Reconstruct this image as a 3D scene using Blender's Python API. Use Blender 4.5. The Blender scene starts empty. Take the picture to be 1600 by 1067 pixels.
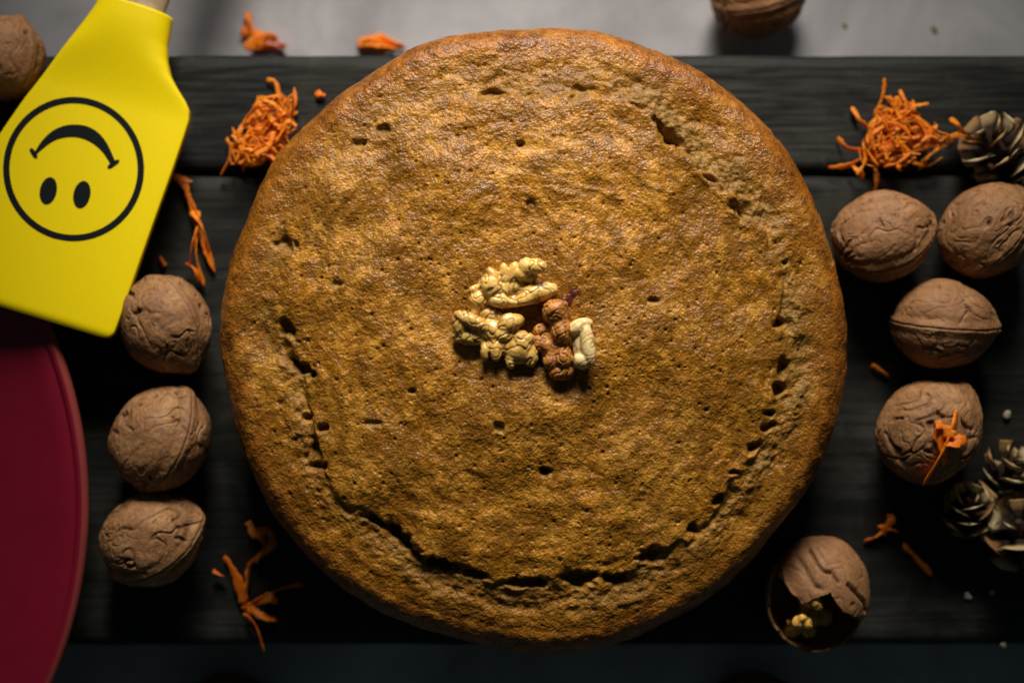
import bpy, bmesh, math, random
import numpy as np
from mathutils import Vector, Matrix

# ------------------------------------------------------------------ camera, world, light, exposure
scene = bpy.context.scene
COL = scene.collection
CAM_H = 0.576                       # camera height above the board top (board top is z = 0)
K = 36.0 / 50.0 / 1600.0            # metres per pixel of the photograph per metre of depth
TABLE_Z = -0.045

cam_data = bpy.data.cameras.new("camera")
cam_data.lens = 50; cam_data.sensor_width = 36
cam_data.clip_start = 0.01; cam_data.clip_end = 50
cam_data.dof.use_dof = True
cam_data.dof.focus_distance = CAM_H - 0.055
cam_data.dof.aperture_fstop = 3.6
cam = bpy.data.objects.new("camera", cam_data); COL.objects.link(cam)
cam.location = (0, 0, CAM_H)
scene.camera = cam

world = bpy.data.worlds.new("World"); scene.world = world
world.use_nodes = True
world.node_tree.nodes["Background"].inputs[0].default_value = (0.62, 0.93, 1.0, 1)
world.node_tree.nodes["Background"].inputs[1].default_value = 0.030

def area(name, loc, target, sx, sy, power, color, spread=180):
    d = bpy.data.lights.new(name, 'AREA'); d.shape = 'RECTANGLE'
    d.size = sx; d.size_y = sy; d.energy = power; d.color = color
    d.spread = math.radians(spread)
    o = bpy.data.objects.new(name, d); COL.objects.link(o)
    o.location = loc
    o.rotation_euler = (Vector(target) - Vector(loc)).to_track_quat('-Z', 'Y').to_euler()
    return o
area("window_light", (0.02, 0.55, 0.36), (0.01, 0.085, 0.05), 0.34, 0.20, 0.76, (1.0, 0.95, 0.87), 44)

scene.view_settings.view_transform = 'Standard'
scene.view_settings.look = 'None'
scene.view_settings.exposure = 0.0
scene.view_settings.gamma = 1.0
scene.view_settings.use_curve_mapping = False
scene.cycles.use_denoising = True
scene.cycles.max_bounces = 6
random.seed(7)
RNG = np.random.default_rng(7)

# ------------------------------------------------------------------ helpers
def W(px, py, z):
    """Point at height z whose place in the photograph is (px, py)."""
    s = (CAM_H - z) * K
    return Vector(((px - 800) * s, (533.5 - py) * s, z))

def mmpx(z): return (CAM_H - z) * K

_perm = np.random.default_rng(3).permutation(256).astype(np.int64)
_perm = np.concatenate([_perm, _perm, _perm])
_grad = np.random.default_rng(4).normal(size=(256, 3)); _grad /= np.linalg.norm(_grad, axis=1)[:, None]
def perlin(p):
    p = np.asarray(p, dtype=np.float64)
    i = np.floor(p).astype(np.int64); f = p - i
    u = f * f * f * (f * (f * 6 - 15) + 10)
    i &= 255
    out = np.zeros(len(p))
    for dx in (0, 1):
        wx = u[:, 0] if dx else 1 - u[:, 0]
        a = _perm[i[:, 0] + dx]
        for dy in (0, 1):
            wy = u[:, 1] if dy else 1 - u[:, 1]
            b = _perm[(a + i[:, 1] + dy)]
            for dz in (0, 1):
                wz = u[:, 2] if dz else 1 - u[:, 2]
                g = _grad[_perm[b + i[:, 2] + dz]]
                out += wx * wy * wz * (g[:, 0] * (f[:, 0] - dx) + g[:, 1] * (f[:, 1] - dy) + g[:, 2] * (f[:, 2] - dz))
    return out * 1.6
def sstep(a, b, x):
    t = np.clip((x - a) / (b - a), 0, 1); return t * t * (3 - 2 * t)

def mesh_np(name, verts, faces, smooth=True):
    """faces: int array (n, 3) or (n, 4)"""
    me = bpy.data.meshes.new(name)
    verts = np.ascontiguousarray(verts, dtype=np.float32); faces = np.ascontiguousarray(faces, dtype=np.int32)
    n, k = faces.shape
    me.vertices.add(len(verts)); me.vertices.foreach_set("co", verts.ravel())
    me.loops.add(n * k); me.loops.foreach_set("vertex_index", faces.ravel())
    me.polygons.add(n); me.polygons.foreach_set("loop_start", np.arange(n, dtype=np.int32) * k)
    me.polygons.foreach_set("use_smooth", np.full(n, smooth, dtype=bool))
    me.update(calc_edges=True); me.validate()
    return me
def add_attr(me, name, vals):
    a = me.attributes.new(name, 'FLOAT', 'POINT'); a.data.foreach_set("value", np.ascontiguousarray(vals, dtype=np.float32))
def obj(name, me, mat=None, parent=None, loc=(0, 0, 0)):
    o = bpy.data.objects.new(name, me); COL.objects.link(o)
    if mat and not me.materials: me.materials.append(mat)
    o.location = loc
    if parent: o.parent = parent
    return o
def empty(name, loc):
    o = bpy.data.objects.new(name, None); COL.objects.link(o); o.location = loc
    o.empty_display_size = 0.01
    return o
def tag(o, label=None, cat=None, group=None, kind=None):
    if label: o["label"] = label
    if cat: o["category"] = cat
    if group: o["group"] = group
    if kind: o["kind"] = kind
    return o

# ------------------------------------------------------------------ materials
class N:
    """small node-tree builder"""
    def __init__(self, name):
        self.m = bpy.data.materials.new(name); self.m.use_nodes = True
        self.t = self.m.node_tree; self.b = self.t.nodes["Principled BSDF"]
        self.out = self.t.nodes["Material Output"]
    def n(self, typ, **kw):
        x = self.t.nodes.new(typ)
        for k, v in kw.items(): setattr(x, k, v)
        return x
    def l(self, a, b): self.t.links.new(a, b)
    def coord(self, kind="Object", scale=(1, 1, 1), loc=(0, 0, 0), rot=(0, 0, 0)):
        c = self.n("ShaderNodeTexCoord"); m = self.n("ShaderNodeMapping")
        m.inputs["Scale"].default_value = scale; m.inputs["Location"].default_value = loc; m.inputs["Rotation"].default_value = rot
        self.l(c.outputs[kind], m.inputs[0]); return m.outputs[0]
    def noise(self, vec, scale, detail=4, rough=0.6, dist=0.0):
        x = self.n("ShaderNodeTexNoise"); x.inputs["Scale"].default_value = scale
        x.inputs["Detail"].default_value = detail; x.inputs["Roughness"].default_value = rough; x.inputs["Distortion"].default_value = dist
        self.l(vec, x.inputs["Vector"]); return x.outputs["Fac"]
    def ramp(self, fac, stops):
        x = self.n("ShaderNodeValToRGB"); e = x.color_ramp.elements
        while len(e) < len(stops): e.new(0.5)
        for q, (p, c) in zip(e, stops):
            q.position = p; q.color = c if len(c) == 4 else (*c, 1)
        self.l(fac, x.inputs[0]); return x.outputs[0]
    def mix(self, fac, a, b, mode='MIX'):
        x = self.n("ShaderNodeMix", data_type='RGBA', blend_type=mode)
        self._in(x.inputs[0], fac); self._in(x.inputs[6], a); self._in(x.inputs[7], b); return x.outputs[2]
    def math(self, op, a, b=0.0, clamp=False):
        x = self.n("ShaderNodeMath", operation=op, use_clamp=clamp); self._in(x.inputs[0], a); self._in(x.inputs[1], b); return x.outputs[0]
    def _in(self, sock, v):
        if isinstance(v, bpy.types.NodeSocket): self.l(v, sock)
        elif isinstance(v, tuple): sock.default_value = (*v, 1) if sock.type == 'RGBA' and len(v) == 3 else v
        else: sock.default_value = v
    def attr(self, name):
        x = self.n("ShaderNodeAttribute"); x.attribute_name = name; return x.outputs["Fac"]
    def bump(self, h, strength, dist, prev=None):
        x = self.n("ShaderNodeBump"); x.inputs["Strength"].default_value = strength; x.inputs["Distance"].default_value = dist
        self.l(h, x.inputs["Height"])
        if prev: self.l(prev, x.inputs["Normal"])
        return x.outputs[0]
    def done(self, color=None, rough=None, normal=None, spec=None, **kw):
        if color is not None: self._in(self.b.inputs["Base Color"], color)
        if rough is not None: self._in(self.b.inputs["Roughness"], rough)
        if normal is not None: self.l(normal, self.b.inputs["Normal"])
        if spec is not None: self._in(self.b.inputs["Specular IOR Level"], spec)
        for k, v in kw.items(): self._in(self.b.inputs[k], v)
        return self.m

def mat_table():
    s = N("table_plaster"); v = s.coord()
    a = s.noise(v, 14, 5, 0.6, 0.5); b = s.noise(v, 45, 5, 0.65)
    c = s.ramp(a, [(0.3, (0.26, 0.245, 0.255)), (0.5, (0.36, 0.343, 0.349)), (0.68, (0.47, 0.448, 0.450))])
    c = s.mix(s.ramp(b, [(0.5, (0, 0, 0)), (0.8, (0.45, 0.45, 0.45))]), c, (0.25, 0.237, 0.22))
    st = s.noise(s.coord(loc=(3.1, 1.7, 0)), 11, 2, 0.5)
    c = s.mix(s.ramp(st, [(0.64, (0, 0, 0)), (0.76, (0.5, 0.5, 0.5))]), c, (0.15, 0.15, 0.11))
    return s.done(c, 0.75, s.bump(b, 0.2, 0.0006), 0.3)

def mat_wood():
    s = N("dark_weathered_wood")
    oi = s.n("ShaderNodeObjectInfo"); tc = s.n("ShaderNodeTexCoord")
    ad = s.n("ShaderNodeVectorMath", operation='ADD'); s.l(tc.outputs["Object"], ad.inputs[0])
    cx = s.n("ShaderNodeCombineXYZ"); s.l(s.math('MULTIPLY', oi.outputs["Random"], 7.0), cx.inputs[0]); s.l(s.math('MULTIPLY', oi.outputs["Random"], 3.0), cx.inputs[1])
    s.l(cx.outputs[0], ad.inputs[1])
    def mp(sc):
        m = s.n("ShaderNodeMapping"); m.inputs["Scale"].default_value = sc; s.l(ad.outputs[0], m.inputs[0]); return m.outputs[0]
    g = s.noise(mp((6, 130, 60)), 1.0, 6, 0.65, 0.6)
    g2 = s.noise(mp((14, 420, 200)), 1.0, 4, 0.7, 0.3)
    patch = s.noise(mp((1, 1.6, 1)), 26, 6, 0.68, 0.5)
    scr = s.noise(mp((40, 9, 20)), 4.0, 5, 0.75)
    c = s.ramp(g, [(0.25, (0.006, 0.0065, 0.006)), (0.5, (0.011, 0.0115, 0.010)), (0.75, (0.021, 0.0205, 0.016))])
    c = s.mix(s.ramp(patch, [(0.44, (0, 0, 0)), (0.70, (0.9, 0.9, 0.9))]), c, (0.038, 0.036, 0.028))
    c = s.mix(s.ramp(g2, [(0.35, (0.75, 0.75, 0.75)), (0.5, (0, 0, 0))]), c, (0.006, 0.006, 0.006))
    c = s.mix(s.ramp(scr, [(0.62, (0, 0, 0)), (0.8, (0.5, 0.5, 0.5))]), c, (0.07, 0.065, 0.054))
    h = s.math('ADD', g, s.math('MULTIPLY', g2, 0.6))
    nb = s.bump(h, 0.45, 0.0008); nb = s.bump(scr, 0.4, 0.0005, nb)
    return s.done(c, s.ramp(patch, [(0.3, (0.55,) * 3), (0.7, (0.75,) * 3)]), nb, 0.16)

def mat_cake():
    s = N("cake_crust"); v = s.coord()
    big = s.noise(v, 24, 4, 0.6, 0.6); mid = s.noise(v, 70, 6, 0.68, 0.5); fine = s.noise(v, 420, 4, 0.65)
    grain = s.noise(v, 1150, 3, 0.7); speck = s.noise(s.coord(loc=(5, 2, 1)), 300, 2, 0.5)
    def vor(scale, loc=(0, 0, 0)):
        x = s.n("ShaderNodeTexVoronoi"); x.inputs["Scale"].default_value = scale; x.inputs["Randomness"].default_value = 1.0
        w = s.n("ShaderNodeVectorMath", operation='ADD'); s.l(s.coord(loc=loc), w.inputs[0])
        nn = s.n("ShaderNodeTexNoise"); nn.inputs["Scale"].default_value = scale * 0.8; s.l(v, nn.inputs["Vector"])
        ms = s.n("ShaderNodeVectorMath", operation='SCALE'); s.l(nn.outputs["Color"], ms.inputs[0]); ms.inputs["Scale"].default_value = 0.9 / scale
        s.l(ms.outputs[0], w.inputs[1]); s.l(w.outputs[0], x.inputs["Vector"]); return x.outputs["Distance"]
    bub = vor(560); bub2 = vor(1000, (3, 1, 2))
    c = s.ramp(mid, [(0.28, (0.14, 0.042, 0.0028)), (0.44, (0.32, 0.118, 0.0055)), (0.57, (0.47, 0.198, 0.013)), (0.72, (0.64, 0.325, 0.058))])
    c = s.mix(s.ramp(big, [(0.42, (0.95,) * 3), (0.60, (0, 0, 0))]), c, s.mix(mid, (0.11, 0.036, 0.002), (0.34, 0.135, 0.008)))
    c = s.mix(s.ramp(s.noise(s.coord(loc=(9, 4, 2)), 34, 4, 0.65), [(0.50, (0,) * 3), (0.74, (0.6,) * 3)]), c, (0.54, 0.265, 0.036))
    c = s.mix(s.ramp(s.noise(s.coord(loc=(2, 8, 5)), 110, 4, 0.65), [(0.56, (0,) * 3), (0.78, (0.6,) * 3)]), c, (0.20, 0.060, 0.008))
    c = s.mix(s.ramp(fine, [(0.34, (0.55,) * 3), (0.5, (0, 0, 0))]), c, (0.12, 0.042, 0.004))
    c = s.mix(s.ramp(grain, [(0.52, (0, 0, 0)), (0.72, (0.6,) * 3)]), c, (0.74, 0.39, 0.06))
    c = s.mix(s.ramp(bub2, [(0.04, (0.65,) * 3), (0.20, (0, 0, 0))]), c, (0.09, 0.030, 0.003))
    c = s.mix(s.ramp(speck, [(0.70, (0, 0, 0)), (0.76, (0.7,) * 3)]), c, (0.06, 0.022, 0.008))
    m2 = s.noise(s.coord(loc=(4, 4, 7)), 120, 6, 0.70, 0.4)
    c = s.mix(s.ramp(m2, [(0.40, (0.85,) * 3), (0.53, (0,) * 3)]), c, (0.15, 0.058, 0.004))
    c = s.mix(s.ramp(s.noise(s.coord(loc=(1, 6, 3)), 270, 4, 0.65, 0.3), [(0.38, (0.5,) * 3), (0.48, (0,) * 3)]), c, (0.15, 0.058, 0.004))
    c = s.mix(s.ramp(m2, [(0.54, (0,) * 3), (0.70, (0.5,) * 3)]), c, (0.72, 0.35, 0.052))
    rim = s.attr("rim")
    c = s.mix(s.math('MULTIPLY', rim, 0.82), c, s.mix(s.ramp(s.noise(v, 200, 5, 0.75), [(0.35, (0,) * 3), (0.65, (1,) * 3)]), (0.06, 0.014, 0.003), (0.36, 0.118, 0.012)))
    crumb = s.attr("crumb")
    cc = s.ramp(s.noise(v, 300, 5, 0.75), [(0.3, (0.06, 0.027, 0.003)), (0.50, (0.20, 0.105, 0.016)), (0.64, (0.36, 0.235, 0.07)), (0.76, (0.66, 0.60, 0.44))])
    c = s.mix(s.math('MULTIPLY', crumb, 0.85), c, cc)
    nb = s.bump(fine, 0.36, 0.0010); nb = s.bump(bub, 0.32, 0.0007, nb); nb = s.bump(bub2, 0.50, 0.0005, nb); nb = s.bump(grain, 0.4, 0.0004, nb)
    r = s.ramp(mid, [(0.3, (0.26,) * 3), (0.7, (0.40,) * 3)])
    r = s.mix(crumb, r, (0.6, 0.6, 0.6))
    return s.done(c, r, nb, 0.28)

def mat_walnut():
    s = N("walnut_shell"); v = s.coord()
    oi = s.n("ShaderNodeObjectInfo")
    a = s.noise(v, 90, 5, 0.6, 0.5); st = s.noise(s.coord(scale=(420, 420, 90)), 1.0, 4, 0.65, 0.8); f = s.noise(v, 900, 3, 0.6)
    c = s.ramp(a, [(0.3, (0.19, 0.082, 0.028)), (0.55, (0.34, 0.162, 0.060)), (0.75, (0.47, 0.255, 0.105))])
    c = s.mix(s.ramp(st, [(0.33, (0.6,) * 3), (0.52, (0, 0, 0))]), c, (0.12, 0.058, 0.026))
    c = s.mix(s.ramp(f, [(0.6, (0, 0, 0)), (0.8, (0.4,) * 3)]), c, (0.14, 0.07, 0.03))
    c = s.mix(s.ramp(s.noise(v, 330, 5, 0.7, 0.5), [(0.52, (0, 0, 0)), (0.66, (0.65,) * 3)]), c, (0.13, 0.060, 0.026))
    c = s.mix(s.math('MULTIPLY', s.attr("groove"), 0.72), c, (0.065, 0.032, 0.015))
    c = s.mix(s.math('MULTIPLY', oi.outputs["Random"], 0.5), c, (0.26, 0.12, 0.05))
    nb = s.bump(st, 0.5, 0.0006); nb = s.bump(f, 0.35, 0.0003, nb)
    return s.done(c, 0.62, nb, 0.3)

def mat_kernel(name, lo, mid, hi, rough=0.27):
    s = N(name); v = s.coord()
    a = s.noise(v, 260, 5, 0.6, 0.4); vein = s.noise(s.coord(loc=(2, 5, 1)), 480, 3, 0.6, 1.0)
    c = s.ramp(a, [(0.28, lo), (0.5, mid), (0.72, hi)])
    c = s.mix(s.ramp(s.noise(s.coord(loc=(7, 3, 4)), 170, 5, 0.7), [(0.54, (0,) * 3), (0.70, (0.6,) * 3)]), c, tuple(q * e for q, e in zip(lo, (0.95, 0.75, 0.6))))
    c = s.mix(s.ramp(vein, [(0.30, (0.6,) * 3), (0.42, (0, 0, 0))]), c, lo)
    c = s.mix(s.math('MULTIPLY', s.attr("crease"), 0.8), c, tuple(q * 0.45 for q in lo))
    return s.done(c, rough, s.bump(vein, 0.4, 0.0005), 0.5, **{"Subsurface Weight": 0.12, "Subsurface Radius": (0.003, 0.002, 0.001), "Subsurface Scale": 0.6})

def mat_carrot():
    s = N("carrot_flesh"); v = s.coord()
    oi = s.n("ShaderNodeObjectInfo")
    a = s.noise(v, 500, 4, 0.6)
    c = s.ramp(a, [(0.3, (0.60, 0.115, 0.003)), (0.55, (0.88, 0.235, 0.006)), (0.75, (0.96, 0.36, 0.016))])
    c = s.mix(s.math('MULTIPLY', oi.outputs["Random"], 0.7), c, (0.66, 0.125, 0.004))
    return s.done(c, 0.5, s.bump(a, 0.5, 0.0006), 0.25, **{"Subsurface Weight": 0.45, "Subsurface Radius": (0.004, 0.0012, 0.0003), "Subsurface Scale": 0.6})

def mat_simple(name, color, rough, spec=0.5, nscale=None, var=0.15, bump=0.1, bd=0.0003, **kw):
    s = N(name)
    if nscale is None: return s.done(color, rough, None, spec, **kw)
    a = s.noise(s.coord(), nscale, 4, 0.6)
    c = s.ramp(a, [(0.3, tuple(q * (1 - var) for q in color)), (0.7, tuple(min(1, q * (1 + var)) for q in color))])
    return s.done(c, rough, s.bump(a, bump, bd), spec, **kw)

def mat_cone():
    s = N("pine_cone_scale"); tc = s.n("ShaderNodeTexCoord"); sp = s.n("ShaderNodeSeparateXYZ"); s.l(tc.outputs["Generated"], sp.inputs[0])
    a = s.noise(s.coord(), 700, 4, 0.6)
    g = s.math('ADD', sp.outputs[0], s.math('MULTIPLY', s.math('SUBTRACT', a, 0.5), 0.3))
    oi = s.n("ShaderNodeObjectInfo")
    tip = s.ramp(oi.outputs["Random"], [(0.0, (0.18, 0.08, 0.026)), (0.3, (0.38, 0.21, 0.07)), (0.6, (0.58, 0.42, 0.19)), (1.0, (0.62, 0.50, 0.28))])
    c = s.mix(s.ramp(g, [(0.48, (0,) * 3), (0.80, (1,) * 3)]), (0.026, 0.013, 0.006), tip)
    return s.done(c, 0.65, s.bump(a, 0.5, 0.0005), 0.3)

def mat_plate():
    s = N("red_glaze"); a = s.noise(s.coord(), 30, 4, 0.6)
    c = s.ramp(a, [(0.3, (0.19, 0.005, 0.019)), (0.7, (0.225, 0.006, 0.023))])
    c = s.mix(s.attr("lip"), c, (0.26, 0.045, 0.038))
    return s.done(c, s.ramp(s.noise(s.coord(), 90, 5, 0.6), [(0.3, (0.34,) * 3), (0.7, (0.44,) * 3)]), None, 0.4)

M = dict(table=mat_table(), wood=mat_wood(), cake=mat_cake(), walnut=mat_walnut(),
         cream=mat_kernel("cream_kernel", (0.44, 0.21, 0.035), (0.76, 0.46, 0.11), (0.90, 0.64, 0.25)),
         olive=mat_kernel("olive_kernel", (0.32, 0.155, 0.024), (0.62, 0.36, 0.08), (0.80, 0.53, 0.18)),
         brown=mat_kernel("brown_kernel", (0.15, 0.046, 0.006), (0.40, 0.145, 0.018), (0.60, 0.26, 0.045), 0.5),
         pale=mat_kernel("pale_kernel_flesh", (0.52, 0.32, 0.09), (0.80, 0.58, 0.25), (0.88, 0.72, 0.40), 0.4),
         gold=mat_kernel("golden_kernel", (0.36, 0.16, 0.03), (0.68, 0.35, 0.06), (0.84, 0.50, 0.12)),
         carrot=mat_carrot(), cone=mat_cone(), plate=mat_plate(),
         silicone=mat_simple("yellow_silicone", (0.84, 0.63, 0.0), 0.5, 0.16, 900, 0.03, 0.06, 0.0002),
         ink=mat_simple("black_print", (0.006, 0.008, 0.008), 0.7, 0.1, 600, 0.1, 0.05),
         handle=mat_simple("pale_wood_handle", (0.42, 0.31, 0.19), 0.6, 0.3, 160, 0.25, 0.3),
         shellin=mat_simple("shell_lining", (0.13, 0.07, 0.035), 0.7, 0.2, 400, 0.3, 0.3),
         core=mat_simple("cone_core", (0.035, 0.020, 0.011), 0.8, 0.2, 400, 0.3, 0.4),
         crumb=mat_simple("pale_crumb", (0.42, 0.36, 0.26), 0.7, 0.3, 500, 0.3, 0.4),
         gcrumb=mat_simple("greenish_crumb", (0.20, 0.18, 0.07), 0.7, 0.3, 500, 0.3, 0.4),
         berry=mat_simple("dark_red_raisin", (0.10, 0.020, 0.012), 0.3, 0.5, 400, 0.3, 0.3))

# ------------------------------------------------------------------ table and board
def box_grid(x0, x1, y0, y1, z0, z1, nx, ny, bev, seed):
    """plank: a gridded top with worn, rounded long edges, closed sides and bottom"""
    ys = list(np.linspace(y0 + bev, y1 - bev, ny))
    prof = [(y0, z0), (y0, z1 - bev)] + [(y0 + bev * (1 - math.cos(a)), z1 - bev * (1 - math.sin(a))) for a in (0.5, 1.05)] + \
           [(y, z1) for y in ys] + [(y1 - bev * (1 - math.cos(a)), z1 - bev * (1 - math.sin(a))) for a in (1.05, 0.5)] + [(y1, z1 - bev), (y1, z0)]
    prof = np.array(prof); xs = np.linspace(x0, x1, nx); m = len(prof)
    V = np.zeros((nx, m, 3)); V[:, :, 0] = xs[:, None]; V[:, :, 1] = prof[None, :, 0]; V[:, :, 2] = prof[None, :, 1]
    P = V.reshape(-1, 3)
    up = (P[:, 2] > z0 + 0.001)
    w = perlin(np.stack([P[:, 0] * 22, P[:, 1] * 60, np.full(len(P), seed)], 1)) * 0.0005 + perlin(np.stack([P[:, 0] * 60, P[:, 1] * 420, np.full(len(P), seed + 9)], 1)) * 0.00025
    e = perlin(np.stack([P[:, 0] * 26, np.full(len(P), seed * 3.3), np.where(P[:, 1] > (y0 + y1) / 2, 5.5, 1.5)], 1))
    nearedge = np.minimum(P[:, 1] - y0, y1 - P[:, 1]) < bev * 1.01
    P[:, 2] += np.where(up, w - 0.0006, 0) - np.where(up & nearedge, np.abs(e) * 0.0012, 0)
    P[:, 1] += np.where(nearedge, e * 0.0007 * np.sign((y0 + y1) / 2 - P[:, 1]), 0)
    i = np.arange(nx - 1)[:, None] * m + np.arange(m - 1)[None]
    F = np.stack([i, i + m, i + m + 1, i + 1], -1).reshape(-1, 4)
    j = np.arange(nx - 1) * m
    F = np.concatenate([F, np.stack([j + m - 1, j + 2 * m - 1, j + m, j], -1)])
    return P, F

t = 0.9
tm = bpy.data.meshes.new("table")
tm.from_pydata([(-t, -t, TABLE_Z), (t, -t, TABLE_Z), (t, t, TABLE_Z), (-t, t, TABLE_Z), (-t, -t, TABLE_Z - .03), (t, -t, TABLE_Z - .03), (t, t, TABLE_Z - .03), (-t, t, TABLE_Z - .03)], [],
               [(0, 1, 2, 3), (7, 6, 5, 4), (0, 4, 5, 1), (1, 5, 6, 2), (2, 6, 7, 3), (3, 7, 4, 0)])
tag(obj("table", tm, M['table']), "pale grey mottled tabletop along the top of the picture", "table", kind="structure")

board = empty("wooden_board", (0, 0, TABLE_Z))
tag(board, "dark weathered plank board lying under the cake and walnuts", "wooden board")
y_top = W(0, 84, 0).y; y_bot = W(0, 1010, 0).y
seams = [y_top, W(0, 271, 0).y, y_bot]
NP = len(seams) - 1
for q in range(NP):
    g = 0.0004
    a, b = seams[q + 1] + (g if q < NP - 1 else 0), seams[q] - (g if q > 0 else 0)
    P, F = box_grid(-0.50, 0.42, a, b, 0.0, -TABLE_Z, 220, 90, 0.0045 if q in (0, NP - 1) else 0.0014, q * 4.7 + 1)
    me = mesh_np("plank", P, F)
    bm = bmesh.new(); bm.from_mesh(me)
    bmesh.ops.holes_fill(bm, edges=[e for e in bm.edges if e.is_boundary]); bm.to_mesh(me); bm.free()
    obj("plank", me, M['wood'], board)

# ------------------------------------------------------------------ cake
CK = W(833.5, 529, 0.040); CR = 0.1183
def cp(px, py, z=0.052):
    w = W(px, py, z); return np.array((w.x - CK.x, w.y - CK.y))
crack_px = [(940,150),(1000,178),(1045,212),(1090,260),(1150,310),(1190,355),(1208,410),(1216,500),(1216,560),(1212,620),(1200,660),(1175,702),(1150,745),(1122,785),(1080,828),(1020,862),(960,895),(900,902),(840,910),(780,905),(720,892),(670,868),(620,828),(560,790),(520,745),(495,700),(480,640),(468,575),(448,515),(440,450),(445,385),(470,320),(520,255),(590,200),(680,165),(770,142),(860,140)]
crack_d =  [1.4,2.0,3.0,2.8,2.6,2.0,1.3,1.9,1.5,2.2,1.7,2.0,1.5,1.8,1.3,1.5,1.5,1.6,1.5,1.6,1.6,1.8,1.8,1.5,1.5,1.6,1.9,1.8,1.3,.8,.9,.4,.3,.5,.4,1.0,1.0]
crack_s =  [2.2,2.8,3.4,3.6,3.4,2.4,1.2,.8,.8,.8,.8,.8,.9,1.0,1.0,1.0,1.1,1.2,1.2,1.2,1.3,1.3,1.3,1.1,1.1,1.4,1.2,1.0,.7,.4,.3,.2,.2,.3,.3,.8,1.2]
cpt = np.array([cp(*q) for q in crack_px]); cth = np.arctan2(cpt[:, 1], cpt[:, 0]); crr = np.hypot(cpt[:, 0], cpt[:, 1])
o_ = np.argsort(cth); cth, crr, cd, cs = cth[o_], crr[o_], np.array(crack_d)[o_], np.array(crack_s)[o_]
def per(th, v): return np.interp(th, np.concatenate([cth[-3:] - 2 * np.pi, cth, cth[:3] + 2 * np.pi]), np.concatenate([v[-3:], v, v[:3]]))

NT = 1280
path = []
for r in np.linspace(0.0004, 0.108, 415): path.append((r, 0.0490 + 0.0110 * (1 - (r / 0.108) ** 2.2)))
for a in np.linspace(0, 1, 58)[1:]:
    th = a * math.pi / 2; path.append((0.108 + (CR - 0.108) * math.sin(th), 0.049 - 0.016 * (1 - math.cos(th))))
for a in np.linspace(0, 1, 30)[1:]: path.append((CR - 0.009 * a, 0.033 * (1 - a) + 0.0003))
path = np.array(path); tan = np.gradient(path, axis=0); tan /= np.linalg.norm(tan, axis=1)[:, None]
nr_, nz_ = -tan[:, 1], tan[:, 0]
NR = len(path)
TH = np.linspace(-np.pi, np.pi, NT, endpoint=False)
th2 = np.tile(TH, NR); r2 = np.repeat(path[:, 0], NT); z2 = np.repeat(path[:, 1], NT)
nr2 = np.repeat(nr_, NT); nz2 = np.repeat(nz_, NT)
ct, st_ = np.cos(th2), np.sin(th2)
x2, y2 = r2 * ct, r2 * st_
P3 = np.stack([x2, y2, z2], 1)
topw = 1 - sstep(0.100, 0.109, r2)
lowf = perlin(P3 * 17 + 3.3); f45 = perlin(P3 * 42 + 1.7); f110 = perlin(P3 * 105 + 7.1); f260 = perlin(P3 * 250 + 2.2); f600 = perlin(P3 * 560 + 5.9)
conc = perlin(np.stack([r2 * 230 + f45 * 1.2, th2 * 5, np.full(len(r2), 4.4)], 1))
D = lowf * 0.0022 * topw + f45 * 0.0022 * (0.4 + 0.6 * topw) + f110 * 0.00042 + f260 * 0.00030 + f600 * 0.00015
D += conc * 0.00045 * sstep(0.035, 0.055, r2) * topw
jag = perlin(np.stack([x2 * 60, y2 * 60, np.full(len(r2), 11.5)], 1)) * 0.0042 + perlin(np.stack([x2 * 190, y2 * 190, np.full(len(r2), 17.5)], 1)) * 0.0022
d = per(th2, crr) + jag - r2
A = per(th2, cs) * 0.0008 * np.clip(0.70 + 1.5 * perlin(np.stack([ct * 5, st_ * 5, np.full(len(r2), 41.0)], 1)), 0.15, 1.4); G = per(th2, cd) * 0.001
wl = sstep(1.4, 2.6, per(th2, cs)); A = A * (1 - wl) + per(th2, cs) * 0.0008 * wl
gn = 0.10 + 1.15 * np.clip(perlin(np.stack([x2 * 80, y2 * 80, np.full(len(r2), 23.1)], 1)) * 1.5 + 0.25, 0, 1.2)
D += (sstep(-0.0005, 0.0007, d) * (0.15 + 0.85 * np.exp(-np.maximum(d, 0) / 0.022)) * sstep(0.0, 0.06, r2) - 0.5 * sstep(0.02, 0.07, r2)) * A * topw
D += A * 0.35 * np.exp(-((d - 0.002) / 0.003) ** 2) * topw
D -= 0.75 * G * gn * np.exp(-((d + 0.0017) / 0.0019) ** 2) * topw
D -= G * 0.25 * np.exp(-((d + 0.006) / 0.006) ** 2) * topw
cz = np.exp(-((d + 0.006) / 0.006) ** 2) * topw * np.clip(G / 0.002, 0.2, 1.2)
cgr = perlin(P3 * 330 + 8.8)
D += cz * (cgr * 0.0008 + perlin(P3 * 150 + 6.2) * 0.0009 + perlin(P3 * 700 + 1.2) * 0.0004 - 0.0003)
D += -0.0032 * np.exp(-(((x2 - cp(820, 500)[0]) ** 2 + (y2 - cp(820, 500)[1]) ** 2) / 0.017 ** 2))
crumb = G / 0.003 * np.exp(-((d + 0.0045) / 0.0055) ** 2) * sstep(0.003, -0.0008, d) * topw
crumb = np.clip(crumb * (0.85 + 0.8 * f110), 0, 1)
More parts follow.
